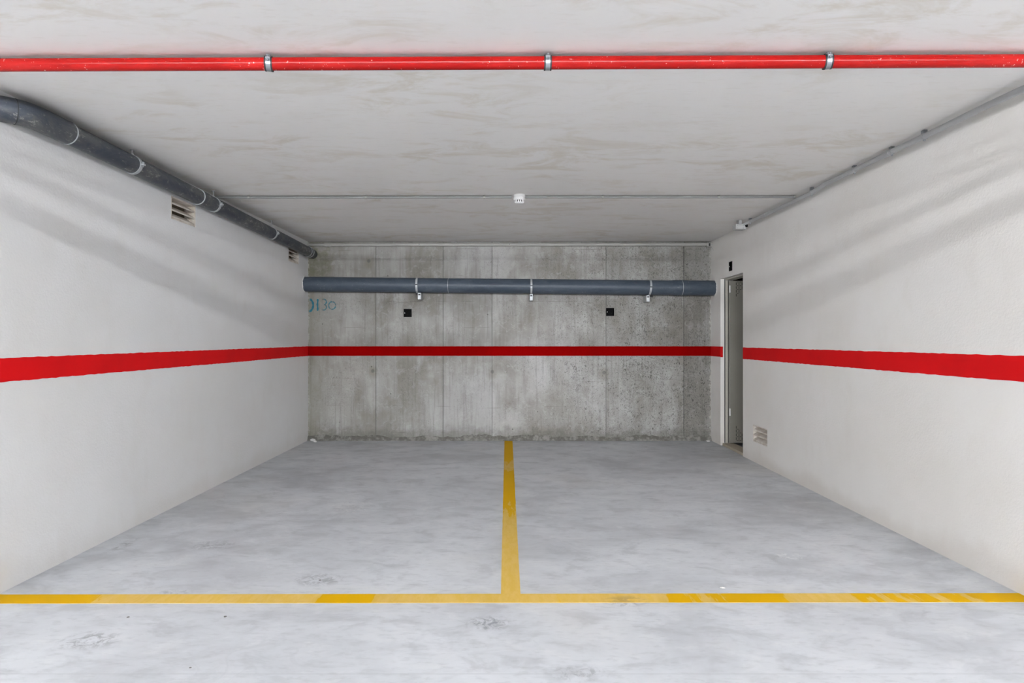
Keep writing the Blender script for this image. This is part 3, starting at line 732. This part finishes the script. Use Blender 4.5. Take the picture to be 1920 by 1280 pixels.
# ---------------------------------------------------------------- crumbs on the floor
def crumb(px, py, rpx, mat, label, flat=.5, name='plaster_crumb', grp='pale plaster crumbs'):
    d = HC * F / (py - 638.0); x = (px - 955) * d / F; r = rpx * d / F
    bm = bmesh.new(); bmesh.ops.create_icosphere(bm, subdivisions=1, radius=r)
    for v in bm.verts:
        v.co *= random.uniform(.75, 1.2); v.co.z *= flat; v.co.x *= 1.25
    zmin = min(v.co.z for v in bm.verts)
    for v in bm.verts: v.co.z -= zmin
    o = obj(name, bm, M[mat], None, None, (x, d, 0.0003)); tag(o, label, 'crumb', grp)
crumb(1355, 1102.5, 4, 'crumb', 'white plaster crumb on the floor just behind the front yellow line', .35)
crumb(586, 827.5, 5, 'crumb', 'pale plaster lump in the corner at the left foot of the concrete wall', .7)
crumb(591, 829, 3, 'crumb', 'small pale plaster bit beside the lump in the left corner', .7)
crumb(1327, 828, 3.5, 'crumb', 'pale plaster bit at the right foot of the concrete wall', .5)
for (px, py, r, lb) in ((422, 1156.5, 2.8, 'dark grit crumb left of centre before the yellow line'), (240, 1157.5, 2.4, 'dark grit crumb on the floor towards the left wall'),
                        (357, 1252, 2.4, 'dark grit crumb at the bottom left of the floor'), (600, 1088, 2.3, 'dark grit crumb behind the left part of the yellow line')):
    crumb(px, py, r, 'crumb_d', lb, .35, 'grit_crumb', 'dark grit crumbs')

# ---------------------------------------------------------------- services and lamps over the aisle, above and behind the camera
for (y_, z, r, lab) in ((1.2, 2.264, .014, 'slim grey service pipe hung above the aisle'), (1.29, 2.173, .026, 'thicker grey service pipe hung lowest above the aisle')):
    p = empty('service_pipe', (0, y_, z)); tag(p, lab, 'pipe', 'service pipes over the aisle')
    part('pipe_run', tube(bmesh.new(), [(-8.4, y_, z), (0, y_, z), (8.4, y_, z)], r, 20), M['conduit'], p, 40)
    for x in (-6, -3.2, 3.2, 6):
        cl = part('pipe_clamp', band(bmesh.new(), (x, y_, z), (1, 0, 0), r, r + .003, .02), M['zinc'], p, 40)
        part('hanger_rod', tube(bmesh.new(), [(x, y_, z + r), (x, y_, ZC)], .004, 8), M['zinc'], cl, 40)
for i, (ly0, e, lz0) in enumerate(LAMP_ROWS):
    mt = tube_mat(i, e); row = ('right above the camera', 'added in the middle of the aisle to even the light', 'added on the far side of the aisle to even the light')[i]
    for j, lx in enumerate(LAMP_X):
        lz = lz0 if i == 0 else lz0 + (-.10, .07, -.19, .15, -.02)[(j + 2 * i) % 5]; ly = ly0 if i == 0 else ly0 + (.5, -.7, 1.2, -.3, .8)[(j + i) % 5]  # added far rows are staggered to blur the pipe shadows they cast
        l = empty('tube_lamp', (lx, ly, lz)); tag(l, 'ceiling tube lamp %s, %s' % (row, ('far left', 'left', 'centre', 'right', 'far right')[j]), 'lamp', 'tube lamps over the aisle')
        hz = lz + .03
        part('housing', box(lx - .78, lx + .78, ly - .05, ly + .05, hz, hz + .045, bev=.008), M['housing'], l)
        for s in (-1, 1):
            part('end_cap', box(lx + s * .765 - .012, lx + s * .765 + .012, ly - .02, ly + .02, lz - .018, hz + .001), M['housing'], l)
            if hz + .045 < ZC - .01: part('hanger_rod', tube(bmesh.new(), [(lx + s * .6, ly, hz + .04), (lx + s * .6, ly, ZC)], .004, 8), M['zinc'], l)
        part('tube', tube(bmesh.new(), [(lx - .755, ly, lz), (lx + .755, ly, lz)], .013, 6), mt, l, 40)
